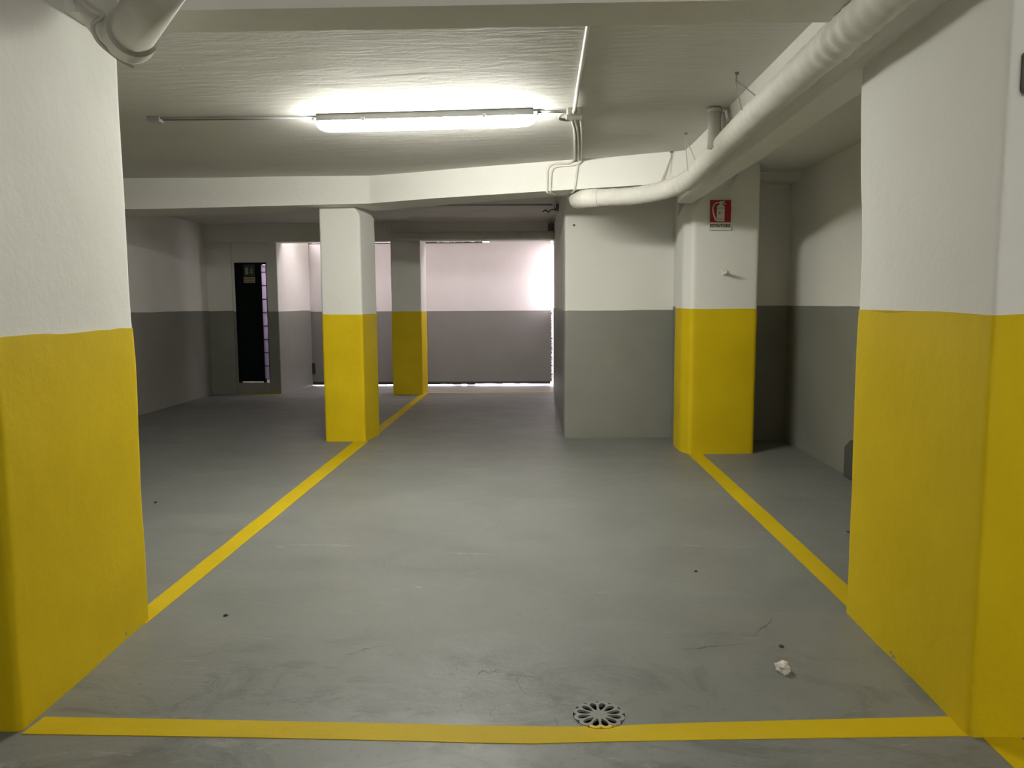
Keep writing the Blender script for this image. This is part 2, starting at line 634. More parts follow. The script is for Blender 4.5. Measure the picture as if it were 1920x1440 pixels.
def prof_x(name, prof, y0, y1, label):
    """beam along y with an x-z section"""
    bm = bmesh.new()
    ks = int((y1 - y0) / 0.12)
    rings = []
    for j in range(ks + 1):
        y = y0 + (y1 - y0) * j / ks
        t = max(-0.2, min(1.2, (7.5 - y) / 3.8))
        ring = []
        for i, (x, z) in enumerate(prof):
            low = 1.0 if z < 2.6 else 0.0
            x += low * t * (0.07 if x < 1.45 else 0.155) + (0.155 * t if (z > 2.6 and x > 1.5) else 0)
            z += low * t * 0.113
            ring.append(bm.verts.new((x + 0.006 * noise.noise(Vector((i * 3.0, y * 1.5, 2))), y, z + 0.005 * noise.noise(Vector((i * 2.0, y * 1.5, 8))))))
        rings.append(ring)
    n = len(prof)
    for a, b in zip(rings, rings[1:]):
        for k in range(n):
            bm.faces.new((a[k], b[k], b[(k + 1) % n], a[(k + 1) % n]))
    bm.faces.new(rings[0])
    bm.faces.new(rings[-1])
    o = from_bm(name, bm, M_WHITE)
    return tag(o, label, 'beam', kind='structure')


beam('ceiling_beam', rect(-5.5, 3.11, 1.40, 3.36), 2.64, 2.83, 'near cross beam over the bay entrance at the top edge')
beam('ceiling_beam', [(-5.5, 8.06), (-1.70, 8.05), (1.42, 6.87), (1.42, 7.79), (0.20, 7.73), (-1.76, 8.70), (-5.5, 8.70)], 2.487, 2.84,
     'middle cross beam resting on the middle pillar and bending toward the sign pillar',
     mod=lambda x, y, z: (x, y, z + (0.044 * max(0.0, min(1.0, (x + 3.9) / 2.9)) if z < 2.6 else 0)))
prof_x('ceiling_beam', [(1.295, 2.83), (1.335, 2.66), (1.38, 2.462), (1.395, 2.447), (1.52, 2.447), (1.535, 2.462), (1.56, 2.83)], 2.3, 7.66,
       'right beam along the pipe from the near pillar to the sign pillar')
beam('ceiling_beam', rect(-5.5, 12.60, 0.31, 12.90), 2.498, 2.83, 'rear cross beam above the dark door and the far pillar')


# ------------------------------------------------------------------ pillars
def pillar(label, poly, z1, paint, amp=0.005, step=0.09, bevel=0.025, mod=None, seat=None):
    cx = sum(p[0] for p in poly) / len(poly)
    cy = sum(p[1] for p in poly) / len(poly)
    r = empty('pillar', (cx, cy, 0))
    tag(r, label, 'pillar', 'painted concrete pillars', 'thing')
    rough_prism('white_shaft', poly, 0.0, z1, M_WHITE, r, amp, step, bevel, mod=mod)
    rough_prism('yellow_band', poly, 0.0, paint, M_YEL, r, amp, step, bevel, 0.004, 0.009, mod)
    return r


pillar('big near pillar at the left end of the entrance line, yellow below and white above',
       [(-2.75, 2.54), (-1.825, 2.54), (-1.855, 3.52), (-2.75, 3.52)], 2.81, 1.39, 0.008, bevel=0.02)
pillar('big near pillar at the right end of the entrance line, grey box on front',
       [(1.492, 2.575), (2.45, 2.575), (2.45, 3.66), (1.503, 3.66)], 2.81, 1.453, 0.008, bevel=0.018, mod=lambda x, y, z: (x, y + (max(0.0, z - 1.45) * 0.07 if y > 3.3 else 0)))


def m_mod(x, y, z):
    if z > 2.455 and x > -1.95:
        x -= (z - 2.455) * 0.9
    return x, y


pillar('middle pillar under the bend of the cross beam, left yellow line ending at its foot',
       [(-2.295, 8.27), (-1.862, 8.27), (-1.79, 8.70), (-2.295, 8.70)], 2.56, 1.38, 0.004, bevel=0.018, mod=m_mod)


def r2_mod(x, y, z):
    if z > 2.36 and x < 1.75:
        x += (z - 2.36) * 0.55
    return x, y


pillar('pillar with the red extinguisher sign, right yellow line ending at its foot',
       [(1.508, 7.56), (2.15, 7.61), (2.15, 8.10), (1.445, 8.10), (1.445, 7.73)], 2.83, 1.428, 0.004, bevel=0.03, mod=r2_mod)
pillar('small far pillar before the gate, seen just right of the middle pillar',
       [(-2.345, 12.58), (-1.862, 12.58), (-1.815, 12.88), (-2.345, 12.88)], 2.50, 1.365, 0.003, bevel=0.015)


# ------------------------------------------------------------------ painted lines on the floor
def floor_line(label, pts, z=0.0025):
    bm = bmesh.new()
    add_prism(bm, pts, -0.004, z)
    o = from_bm('floor_line', bm, M_LINE)
    return tag(o, label, 'floor line', 'yellow parking lines')


def wavy(a, b, n, amp, seed):
    out = []
    for i in range(n + 1):
        t = i / n
        x, y = a[0] + (b[0] - a[0]) * t, a[1] + (b[1] - a[1]) * t
        d = amp * noise.noise(Vector((x * 2.2 + seed, y * 2.2, seed * 3.1)))
        out.append((x + d, y + d * 0.3))
    return out


top = [(-1.80, 2.632), (-1.132, 2.624), (-0.47, 2.613), (-0.202, 2.608), (-0.012, 2.606)]
for a in range(206, 339, 6):
    pass
R1 = GR + 0.002
arc = []
ang0, ang1 = math.radians(180 + 54), math.radians(360 - 45)
for i in range(15):
    a = ang0 + (ang1 - ang0) * i / 14
    arc.append((GX + R1 * math.cos(a), GY + R1 * math.sin(a)))
top += [(0.10, 2.607)] + arc + [(0.34, 2.622), (0.521, 2.638), (0.946, 2.667), (1.495, 2.703)]
bot = [(1.513, 2.578), (0.907, 2.55), (0.501, 2.53), (0.226, 2.515), (-0.012, 2.498), (-0.194, 2.499), (-0.452, 2.506), (-1.088, 2.516), (-1.81, 2.52)]
floor_line('yellow entrance line across the front of the bay, touching the drain', list(reversed(bot)) + list(reversed(top)))
floor_line('yellow line from the big left pillar to the middle pillar',
           wavy((-1.842, 3.46), (-1.832, 8.30), 20, 0.008, 1) + wavy((-1.985, 8.30), (-1.948, 3.46), 20, 0.008, 4))
floor_line('yellow line from the big right pillar to the sign pillar',
           wavy((1.648, 3.60), (1.642, 7.62), 20, 0.006, 2) + wavy((1.503, 7.62), (1.532, 3.60), 20, 0.006, 6))
floor_line('yellow line between the middle pillar and the small far pillar',
           wavy((-1.815, 8.62), (-1.795, 12.93), 12, 0.006, 3) + wavy((-1.90, 12.60), (-1.93, 8.62), 12, 0.006, 7))
floor_line('thin yellow cross line in front of the gate', [(-1.80, 12.83), (0.30, 12.87), (0.30, 12.95), (-1.80, 12.92)])
floor_line('thin yellow line at the foot of the dark door', [(-4.93, 12.58), (-4.24, 12.60), (-4.24, 12.72), (-4.93, 12.72)])
floor_line('yellow aisle line leading from the right pillar toward the viewer', [(1.535, 1.0), (1.665, 1.0), (1.665, 2.60), (1.535, 2.58)])

# ------------------------------------------------------------------ roller gate at the far end
GYP = 14.0
gate = empty('door_1', (-1.9, GYP, 0))
tag(gate, 'two-tone garage gate, white over grey, daylight leaking round its edges', 'gate', kind='structure')
box('upper_panel', (-4.12, GYP, 1.352), (0.283, GYP + 0.05, 2.575), M_GATEW, gate, 0.004)
box('lower_panel', (-4.12, GYP - 0.003, 0.062), (0.283, GYP + 0.05, 1.352), M_GATEG, gate, 0.004)
bm = bmesh.new()
xx = -4.1
while xx < 0.26:       # worn rubber lip with a ragged lower edge
    w = random.uniform(0.05, 0.16)
    add_box(bm, (xx, GYP - 0.008, random.uniform(0.012, 0.026) if xx < -1.2 else random.uniform(0.024, 0.036)), (min(xx + w, 0.262), GYP + 0.03, 0.07))
    xx += w
from_bm('bottom_seal', bm, M_DARK, gate)
box('top_rail', (-4.12, GYP - 0.004, 2.560), (-0.95, GYP + 0.05, 2.582), M_DARK, gate)
box('top_strip', (-0.80, GYP - 0.002, 2.57), (0.268, GYP + 0.06, 2.66), M_GATEW, gate)
bm = bmesh.new()
zz = 0.05
while zz < 1.75:       # frayed brush seal on the right edge
    h = random.uniform(0.03, 0.07)
    w = random.uniform(0.004, 0.030)
    add_box(bm, (0.279, GYP + 0.01, zz), (0.283 + w, GYP + 0.03, zz + h * 0.85))
    zz += h
from_bm('side_seal', bm, M_TRAY, gate)
box('lock_box', (-4.085, GYP - 0.05, 0.22), (-4.03, GYP, 0.42), M_DARK, gate, 0.006)
# climbing twigs outside above the gate
tw = empty('twig_bundle', (-1.4, 14.12, 2.6))
tag(tw, 'dark twigs outside showing through the gap above the gate', 'twigs')
for i in range(30):
    x = random.uniform(-2.05, -0.75)
    a = random.uniform(-0.5, 0.5)
    tube('twig', [(x, 14.10 + random.uniform(0, .08), 2.56), (x + a * 0.2, 14.12, 2.61), (x + a * 0.4, 14.13, 2.68)], random.uniform(0.006, 0.018), M_MESHLEAF, tw, 5)
# wall on the street side that closes the gate bay
ww = rough_prism('wall_gate_head', rect(-4.4, 14.06, 0.30, 14.2), 2.625, 2.95, M_WHITE, None, 0.003, 0.3, 0.01)
tag(ww, 'wall strip above the gate', 'wall', kind='structure')
sd = rough_prism('wall_gate_side', rect(-4.6, 13.95, -4.10, 14.25), 0, 2.95, M_WHITE, None, 0.003, 0.3, 0.01)
tag(sd, 'wall at the left edge of the gate', 'wall', kind='structure')
# right side of the gate bay: parapet under a daylight opening
OP0, OP1 = 1.38, 2.50
OY0 = 13.68
pr = rough_prism('wall_gate_right', rect(0.315, 12.9, 0.46, 14.05), 0, OP0, M_WHITE, None, 0.003, 0.2, 0.01)
tag(pr, 'low wall under the daylight opening beside the gate', 'wall', kind='structure')
hd = rough_prism('wall_gate_right', rect(0.315, 12.9, 0.46, 14.05), OP1, 2.9, M_WHITE, None, 0.003, 0.2, 0.01)
tag(hd, 'wall over the daylight opening beside the gate', 'wall', kind='structure')
jl = rough_prism('wall_gate_right', rect(0.315, 12.9, 0.46, OY0), OP0 - 0.02, OP1 + 0.02, M_WHITE, None, 0.003, 0.2, 0.01)
tag(jl, 'wall between the middle block and the daylight opening', 'wall', kind='structure')
portal('portal', (0.47, (OY0 + 14.05) / 2, (OP0 + OP1) / 2), (0, math.radians(90), 0), OP1 - OP0, 14.05 - OY0)

# ------------------------------------------------------------------ dark door with a glazed strip
door = empty('door_2', ((DX0 + DX1) / 2, 12.74, DZ0))
tag(door, 'dark green metal door with a narrow glazed strip and a raised sill', 'door', kind='structure')
fr = box('door_frame', (DX0, 12.70, DZ1 - 0.03), (DX1, 12.80, DZ1), M_DOOR, door, 0.004)
for x, w in ((DX0, 0.03), (DX1 - 0.012, 0.012), (-4.535, 0.018)):
    box('frame_post', (x, 12.70, DZ0), (x + w, 12.80, DZ1 - 0.03), M_DOOR, door, 0.004)
leaf = box('door_leaf', (DX0 + 0.03, 12.725, DZ0 + 0.02), (-4.535, 12.765, DZ1 - 0.03), M_DOOR, door, 0.004)
hn = tube('door_handle', [(-4.575, 12.725, 1.18), (-4.575, 12.68, 1.18), (-4.66, 12.68, 1.18)], 0.009, M_DOOR, leaf, 8)
gl = empty('glazed_strip', (-4.48, 12.75, DZ0))
gl.parent = door
gl.location = Vector((-4.48, 12.75, DZ0)) - door.location
gx0, gx1 = -4.503, -4.457
gz0, gz1 = DZ0 + 0.06, DZ1 - 0.035
N = 9
hts = [0.55] + [1.0] * 8
tot = sum(hts)
z = gz1
for k in range(N):
    h = (gz1 - gz0) * hts[k] / tot
    box('pane', (-4.517, 12.728, z - h + 0.006), (-4.437, 12.734, z - 0.006), M_PANE, gl)
    box('glazing_bar', (-4.517, 12.722, z - h - 0.006), (-4.437, 12.740, z - h + 0.006), M_DOOR, gl)
    z -= h
portal('portal', (-4.7, 13.3, 2.93), (math.radians(0), 0, 0), 0.75, 0.85)

es = empty('exit_sign', (-4.71, 12.715, 2.05))
tag(es, 'small dark green emergency exit sign stuck high on the dark door', 'sign')
box('sign_plate', (-4.805, 12.717, 1.957), (-4.622, 12.7245, 2.143), M_GREEN, es)
bm = bmesh.new()
add_box(bm, (-4.775, 12.7145, 1.985), (-4.735, 12.717, 2.095))
from_bm('door_pictogram', bm, M_LABEL, es)
bm = bmesh.new()   # running figure
bmesh.ops.create_circle(bm, cap_ends=True, radius=0.011, segments=12, matrix=Matrix.Translation((-4.668, 12.7155, 2.075)) @ Matrix.Rotation(math.pi / 2, 4, 'X'))
for a, b in (((-4.672, 2.062), (-4.685, 2.028)), ((-4.685, 2.028), (-4.662, 2.008)), ((-4.662, 2.008), (-4.672, 1.985)), ((-4.685, 2.028), (-4.712, 2.004)), ((-4.675, 2.055), (-4.648, 2.040)), ((-4.675, 2.055), (-4.705, 2.048))):
    add_tube(bm, [(a[0], 12.7155, a[1]), (b[0], 12.7155, b[1])], 0.0055, 6)
from_bm('running_figure', bm, M_LABEL, es)
lb = empty('door_label', (-4.715, 12.715, 1.895))
tag(lb, 'small tan label with red lines below the exit sign on the dark door', 'label')
box('label_plate', (-4.81, 12.717, 1.845), (-4.622, 12.7245, 1.943), M_LABEL, lb)
for k, zz in enumerate((1.922, 1.898, 1.866)):
    box('text_line', (-4.80, 12.715, zz - 0.006), (-4.64 + 0.004 * k, 12.717, zz + 0.006), M_TEXT, lb)


# ------------------------------------------------------------------ ceiling lamps
def lamp(label, a, b, mat, group):
    a, b = Vector(a), Vector(b)
    c = (a + b) / 2
    d = (b - a)
    L = d.length
    ang = math.atan2(d.y, d.x)
    o = empty('ceiling_lamp', c)
    tag(o, label, 'lamp', group)
    X = Matrix.Translation(c) @ Matrix.Rotation(ang, 4, 'Z')

    def hull(name, secs, mt):
        bm = bmesh.new()
        rings = []
        for x, w, z0, z1 in secs:     # cross-section: flat top, rounded belly
            ring = []
            for k in range(13):
                t = math.pi * k / 12
                ring.append(bm.verts.new(X @ Vector((x, -w * math.cos(t), z1 - (z1 - z0) * math.sin(t) ** 0.6))))
            rings.append(ring)
        for p, q in zip(rings, rings[1:]):
            for k in range(12):
                bm.faces.new((p[k], p[k + 1], q[k + 1], q[k]))
            bm.faces.new((p[12], p[0], q[0], q[12]))
        bm.faces.new(rings[0])
        bm.faces.new(rings[-1])
        return from_bm(name, bm, mt, o, True)

    h = L / 2
    hull('diffuser', [(-h, 0.040, -0.070, -0.048), (-h + 0.012, 0.052, -0.086, -0.046), (-h + 0.05, 0.060, -0.104, -0.045), (-h + 0.12, 0.062, -0.110, -0.045),
                      (h - 0.12, 0.062, -0.110, -0.045), (h - 0.05, 0.060, -0.104, -0.045), (h - 0.012, 0.052, -0.086, -0.046), (h, 0.040, -0.070, -0.048)], mat)
    bm = bmesh.new()
    add_box(bm, (-h + 0.01, -0.064, -0.046), (h - 0.01, 0.064, -0.001), 0.004)
    bmesh.ops.transform(bm, matrix=X, verts=bm.verts)
    from_bm('housing', bm, M_HOSE, o)
    for s in (-1, 1):
        bm = bmesh.new()
        add_box(bm, (s * h - 0.02, -0.03, -0.045), (s * h + 0.02, 0.03, -0.010), 0.006)
        bmesh.ops.transform(bm, matrix=X, verts=bm.verts)
        from_bm('end_cap', bm, M_TRAY, o)
    for x in (-0.42, 0.42):
        bm = bmesh.new()
        add_box(bm, (x - 0.012, -0.073, -0.056), (x + 0.012, -0.064, -0.030), 0.002)
        bmesh.ops.transform(bm, matrix=X, verts=bm.verts)
        from_bm('clip', bm, M_TRAY, o)
    return o


lamp('lit long fluorescent ceiling lamp over the middle of the bay', (-1.52, 5.52, CZ), (0.0, 5.42, CZ), M_TUBE, None)
lamp('lit fluorescent lamp over the aisle behind the viewer', (0.6, -1.0, CZ), (2.1, -1.0, CZ), M_TUBE2, None)

# ------------------------------------------------------------------ conduits and boxes on the ceiling
cz = CZ - 0.012
c1 = empty('conduit_pair', (-2.1, 5.55, cz))
tag(c1, 'twin thin grey conduit running left from the lamp to a small end box', 'conduit')
tube('conduit', [(-2.62, 5.505, cz), (-1.50, 5.535, cz)], 0.008, M_HOSE, c1, 8)
tube('conduit', [(-2.62, 5.475, cz), (-1.50, 5.500, cz)], 0.006, M_TRAY, c1, 8)
box('end_box', (-2.70, 5.455, CZ - 0.035), (-2.61, 5.53, CZ), M_TRAY, c1, 0.006)
c2 = empty('conduit_pair', (0.13, 5.42, cz))
tag(c2, 'short twin conduit from the lamp to the ceiling junction box', 'conduit')
tube('conduit', [(0.0, 5.44, cz), (0.21, 5.44, cz)], 0.007, M_HOSE, c2, 8)
tube('conduit', [(0.0, 5.405, cz), (0.21, 5.405, cz)], 0.006, M_TRAY, c2, 8)
jb = empty('junction_box', (0.265, 5.42, CZ))
tag(jb, 'white square junction box on the ceiling right of the lamp', 'junction box')
box('box_body', (0.213, 5.365, CZ - 0.05), (0.315, 5.465, CZ), M_COND, jb, 0.008)
box('box_lid', (0.208, 5.360, CZ - 0.058), (0.320, 5.470, CZ - 0.048), M_COND, jb, 0.004)
tube('gland', [(0.262, 5.366, CZ - 0.028), (0.262, 5.335, CZ - 0.026)], 0.016, M_COND, jb, 10)
c3 = tube('conduit', [(0.243, 2.9, cz), (0.250, 3.9, cz), (0.258, 4.8, cz), (0.262, 5.36, cz - 0.012)], 0.0125, M_COND, None, 10)
tag(c3, 'straight white conduit on the ceiling from the near beam to the junction box', 'conduit')
c4 = tube('flexible_hose', [(0.21, 5.44, cz), (0.175, 5.47, cz - 0.01), (0.165, 5.53, cz - 0.02), (0.20, 5.60, cz - 0.015), (0.245, 5.62, cz - 0.012), (0.262, 5.56, cz - 0.015), (0.262, 5.46, cz - 0.02)],
          0.011, M_HOSE, None, 8, 6)
tag(c4, 'short curved grey hose looping beside the ceiling junction box', 'hose')


def bf(x, z, o=0.012):     # a point on the oblique face of the middle beam
    return (x, 8.05 - 0.378 * (x + 1.70) - o, z)


cab = []
cab.append(('leftmost of the three white cables below the junction box, turning left on the beam',
            [(0.235, 5.45, cz - .02), (0.252, 5.60, cz), (0.268, 5.75, cz), (0.296, 6.0, cz), (0.325, 6.53, cz), (0.352, 7.10, cz), (0.345, 7.235, cz - .005), bf(0.30, cz - .018), bf(0.22, cz - .012),
             bf(0.15, cz - .022), bf(0.115, cz - .065), bf(0.110, 2.65), bf(0.106, 2.535), (0.115, 7.38, 2.518), (0.16, 7.44, 2.520), (0.205, 7.58, 2.520)], 0.0105))
cab.append(('middle white cable below the junction box, going straight down the beam to the pipe',
            [(0.262, 5.46, cz - .02), (0.285, 5.70, cz), (0.315, 5.98, cz), (0.350, 6.48, cz), (0.388, 7.14, cz), (0.392, 7.23, cz - .01), bf(0.390, 2.755), bf(0.372, 2.62), bf(0.360, 2.54), (0.352, 7.30, 2.520), (0.34, 7.42, 2.520)], 0.0105))
cab.append(('rightmost of the three white cables below the junction box, turning left under the beam top',
            [(0.288, 5.45, cz - .02), (0.315, 5.62, cz), (0.338, 5.86, cz), (0.366, 6.32, cz), (0.408, 7.12, cz), (0.408, 7.222, cz - .02), bf(0.36, cz - .040), bf(0.28, cz - .040), bf(0.19, cz - .044),
             bf(0.155, cz - .075), bf(0.146, cz - .12), bf(0.142, 2.62), bf(0.138, 2.54), (0.15, 7.39, 2.519), (0.19, 7.47, 2.520)], 0.0105))
for lab, pts, r in cab:
    o = tube('cable', pts, r, M_COND, None, 8, 5)
    tag(o, lab, 'cable', 'white cables below the junction box')

# conduit and box on the rear ceiling
rz = 2.79
c5 = empty('conduit_run', (-0.8, 10.37, rz))
tag(c5, 'thin conduit crossing the rear ceiling in front of the gate bay', 'conduit')
tube('conduit', [(-1.74, 10.33, rz - 0.011), (0.22, 10.42, rz - 0.011)], 0.010, M_TRAY, c5, 8)
box('end_box', (-1.82, 10.29, rz - 0.04), (-1.73, 10.37, rz), M_TRAY, c5, 0.006)
j2 = empty('junction_box', (0.27, 10.42, 2.74))
tag(j2, 'dark open junction box at the top of the wall corner beyond the middle beam', 'junction box')
box('box_body', (0.245, 10.37, 2.70), (0.31, 10.47, 2.775), M_BOX, j2, 0.006)
tube('loose_cable', [(0.245, 10.42, 2.72), (0.20, 10.40, 2.71), (0.17, 10.42, 2.685), (0.13, 10.40, 2.71), (0.10, 10.43, 2.69)], 0.008, M_DARK, j2, 6, 5)
tube('feed_cable', [(0.205, 7.60, 2.518), (0.215, 8.2, 2.60), (0.235, 9.4, 2.70), (0.262, 10.37, 2.74)], 0.010, M_HOSE, j2, 6, 5)
tube('drop_conduit', [(0.29, 10.45, 2.70), (0.285, 11.0, 2.74), (0.272, 12.5, 2.775), (0.268, 12.58, 2.74)], 0.010, M_TRAY, j2, 6, 4)
wb = box('wall_box', (0.20, 12.52, 2.555), (0.285, 12.60, 2.745), M_BOX, None, 0.008)
tag(wb, 'small dark box at the right end of the rear beam', 'box')

# ------------------------------------------------------------------ pipes


def lag(r, wave, seed):
    def f(s, a, p):
        ridge = 0.5 + 0.5 * math.sin(s * wave + a + 2.5 * noise.noise(p * 1.3))
        near = 1.0 if p.y < 4.0 else 0.45
        return r * (1 + 0.06 * noise.noise(p * 3.1 + Vector((seed, 0, 0))) + 0.035 * noise.noise(p * 9.0 + Vector((0, 0, 2 * a))) + 0.15 * near * (ridge ** 4) * (0.6 + 0.6 * noise.noise(p * 2.2)))
    return f


pp = empty('insulated_pipe', (1.0, 5.0, 2.45))
tag(pp, 'long white wrapped pipe hung along the right beam, elbow by the wall block', 'pipe')
path = [(1.27, 2.2, 2.60), (1.27, 3.0, 2.595), (1.27, 3.6, 2.588), (1.27, 4.4, 2.575), (1.27, 5.0, 2.560), (1.275, 5.6, 2.545), (1.275, 6.15, 2.52), (1.25, 6.50, 2.490), (1.18, 6.72, 2.468), (1.08, 6.88, 2.452),
        (0.96, 7.04, 2.447), (0.83, 7.14, 2.445), (0.66, 7.19, 2.445), (0.55, 7.22, 2.445)]
tube('wrapped_run', smooth_path(path, 26), 0.078, M_PIPE, pp, 24, 0, lag(0.077, 62, 1))
el = [(0.58, 7.21, 2.445), (0.49, 7.25, 2.445), (0.435, 7.33, 2.448), (0.412, 7.43, 2.455), (0.405, 7.56, 2.475), (0.402, 7.68, 2.52), (0.402, 7.74, 2.57)]
tube('elbow', smooth_path(el, 8), 0.085, M_PIPE, pp, 24, 0, lag(0.083, 90, 5))

hk = 0
for (x, y, lab) in ((1.150, 4.62, 'tall wire hanger nearest along the wrapped pipe'), (1.165, 6.2, 'short wire hanger midway along the wrapped pipe'), (1.185, 6.95, 'wire hanger at the bend of the wrapped pipe')):
    h = empty('pipe_hanger', (x, y, CZ))
    tag(h, lab, 'hanger', 'wire hangers of the wrapped pipe')
    pz = {4.62: (1.27, 2.60), 6.2: (1.27, 2.512), 6.95: (1.15, 2.455)}[y]
    box('hook_plate', (x - 0.012, y - 0.012, CZ - 0.012), (x + 0.012, y + 0.012, CZ + 0.003), M_HOSE, h, 0.002)
    tube('wire', [(x, y, CZ - 0.01), (x - 0.004, y, CZ - 0.05), (pz[0] - 0.080, y + 0.03, pz[1] + 0.01), (pz[0] - 0.05, y + 0.03, pz[1] - 0.05)], 0.0035, M_WIRE, h, 6)
    tube('wire', [(x, y, CZ - 0.01), (x + 0.004, y, CZ - 0.05), (pz[0] - 0.035, y - 0.04, pz[1] + 0.072), (pz[0] + 0.0, y - 0.04, pz[1] + 0.04)], 0.0035, M_WIRE, h, 6)

s1 = empty('drop_pipe', (1.19, 5.42, CZ))
tag(s1, 'white vertical branch pipe dropping from the ceiling into the wrapped pipe', 'pipe')
tube('riser', [(1.205, 5.42, CZ), (1.205, 5.42, 2.53)], 0.040, M_PVC, s1, 16)
tube('collar', [(1.205, 5.42, CZ - 0.005), (1.205, 5.42, CZ - 0.03)], 0.047, M_PVC, s1, 16)
s2 = empty('drop_pipe', (1.26, 5.60, CZ))
tag(s2, 'shaded branch pipe behind the white one, tight against the right beam', 'pipe')
tube('riser', [(1.30, 5.56, CZ), (1.30, 5.56, 2.58)], 0.035, M_PVC, s2, 14)
tube('side_cable', [(1.262, 5.46, CZ), (1.255, 5.47, 2.73), (1.260, 5.47, 2.67), (1.27, 5.48, 2.62)], 0.009, M_WIRE, s2, 6, 5)
tube('side_cable', [(1.345, 5.50, CZ), (1.322, 5.50, 2.74), (1.320, 5.50, 2.69), (1.33, 5.50, 2.63)], 0.014, M_WIRE, s2, 6, 5)

lp = empty('drain_pipe', (-1.5, 3.0, 2.52))
tag(lp, 'thick white drain pipe with a collar at the top of the big left pillar', 'pipe')
A, B = Vector((-0.99, 2.28, 2.52)), Vector((-1.51, 2.985, 2.52))
dv = (B - A).normalized()
tube('pipe_run', [A, B], 0.080, M_PVC, lp, 28)
tube('collar', [B - dv * 0.015, B - dv * 0.005, B + dv * 0.075, B + dv * 0.09], 0.094, M_PVC, lp, 28)
tube('elbow', smooth_path([B + dv * 0.06, B + dv * 0.11 + Vector((-0.01, 0, 0.01)), B + dv * 0.16 + Vector((-0.05, 0, 0.06)), B + dv * 0.19 + Vector((-0.10, 0, 0.16)), B + dv * 0.20 + Vector((-0.12, 0, 0.28))], 6), 0.080, M_PVC, lp, 24)
ct = tube('cable_loop', [(-1.70, 2.95, 2.74), (-1.69, 2.98, 2.64), (-1.625, 2.99, 2.585), (-1.67, 3.00, 2.555), (-1.665, 3.02, 2.50), (-1.60, 3.05, 2.44), (-1.56, 3.08, 2.42)], 0.008, M_WIRE, None, 8, 6)
tag(ct, 'thin pale cable looped round the collar of the drain pipe', 'cable')

fp = empty('rear_pipe', (-1.0, 12.38, 2.6))
tag(fp, 'white pipe with a bend running along the rear beam above the gate', 'pipe')
tube('pipe_run', smooth_path([(-2.335, 12.36, 2.79), (-2.335, 12.36, 2.70), (-2.32, 12.36, 2.62), (-2.24, 12.36, 2.565), (-2.12, 12.36, 2.553), (-1.2, 12.37, 2.553), (0.30, 12.38, 2.553)], 8), 0.066, M_PVC, fp, 16)

# ------------------------------------------------------------------ extinguisher sign and hook on the sign pillar
SYP = 7.548
sg = empty('extinguisher_sign', (1.765, SYP, 2.32))
tag(sg, 'red fire extinguisher sign with a black word under the white pictogram', 'sign')


def sp(u, v, dy=0.0):    # sign coordinates: u right, v up in metres from the red field's lower left corner
    return (1.660 + u, SYP + 0.09 * (u) - 0.0 + dy, 2.250 + v)


def plate(name, pts, mat, y0, y1, parent):
    bm = bmesh.new()
    a = [bm.verts.new(sp(u, v, y0)) for u, v in pts]
    b = [bm.verts.new(sp(u, v, y1)) for u, v in pts]
    n = len(pts)
    for i in range(n):
        bm.faces.new((a[i], a[(i + 1) % n], b[(i + 1) % n], b[i]))
    bm.faces.new(a)
    bm.faces.new(list(reversed(b)))
    return from_bm(name, bm, mat, parent)


plate('backing_plate', [(0, -0.075), (0.205, -0.075), (0.205, 0.212), (0, 0.212)], M_SIGNW, 0.004, 0.010, sg)
plate('red_field', [(0.002, 0.0), (0.203, 0.0), (0.204, 0.10), (0.207, 0.125), (0.203, 0.155), (0.203, 0.208), (0.002, 0.208)], M_RED, 0.002, 0.005, sg)
body = [(0.066, 0.008), (0.142, 0.008), (0.142, 0.140)]
body += [(0.104 + 0.038 * math.cos(t), 0.140 + 0.026 * math.sin(t)) for t in [math.pi * i / 12 for i in range(1, 5)]]
body += [(0.114, 0.172), (0.114, 0.182), (0.094, 0.182), (0.094, 0.172)]
body += [(0.104 + 0.038 * math.cos(t), 0.140 + 0.026 * math.sin(t)) for t in [math.pi * i / 12 for i in range(8, 12)]]
body += [(0.066, 0.140)]
pic = plate('extinguisher_body', body, M_SIGNW, 0.0, 0.003, sg)
plate('body_band', [(0.066, 0.130), (0.142, 0.130), (0.142, 0.1335), (0.066, 0.1335)], M_BLACK, -0.0008, 0.001, sg)
plate('body_band', [(0.066, 0.030), (0.142, 0.030), (0.142, 0.0335), (0.066, 0.0335)], M_BLACK, -0.0008, 0.001, sg)
plate('body_mark', [(0.083, 0.082), (0.104, 0.084), (0.106, 0.091), (0.084, 0.092)], M_BLACK, -0.0008, 0.001, sg)
plate('lever', [(0.094, 0.182), (0.092, 0.196), (0.143, 0.200), (0.146, 0.195), (0.114, 0.188), (0.138, 0.181), (0.154, 0.170), (0.150, 0.163), (0.132, 0.173), (0.114, 0.178)], M_SIGNW, 0.0, 0.003, sg)
bm = bmesh.new()
hose = smooth_path([(0.096, 0.183, 0), (0.065, 0.182, 0), (0.040, 0.165, 0), (0.029, 0.130, 0), (0.033, 0.090, 0), (0.045, 0.050, 0), (0.060, 0.018, 0)], 6)
prev = None
for i, p in enumerate(hose):
    t = (hose[min(i + 1, len(hose) - 1)] - hose[max(i - 1, 0)]).normalized()
    w = 0.0045 + 0.0035 * i / len(hose)
    q = (bm.verts.new(sp(p.x - t.y * w, p.y + t.x * w, 0.0008)), bm.verts.new(sp(p.x + t.y * w, p.y - t.x * w, 0.0008)))
    if prev:
        bm.faces.new((prev[0], prev[1], q[1], q[0]))
    prev = q
from_bm('hose', bm, M_SIGNW, sg)
tc = bpy.data.curves.new('lettering', 'FONT')
tc.body = 'ESTINTORE'
tc.size = 0.043
tc.align_x = 'CENTER'
tc.extrude = 0.0006
tc.offset = 0.0008
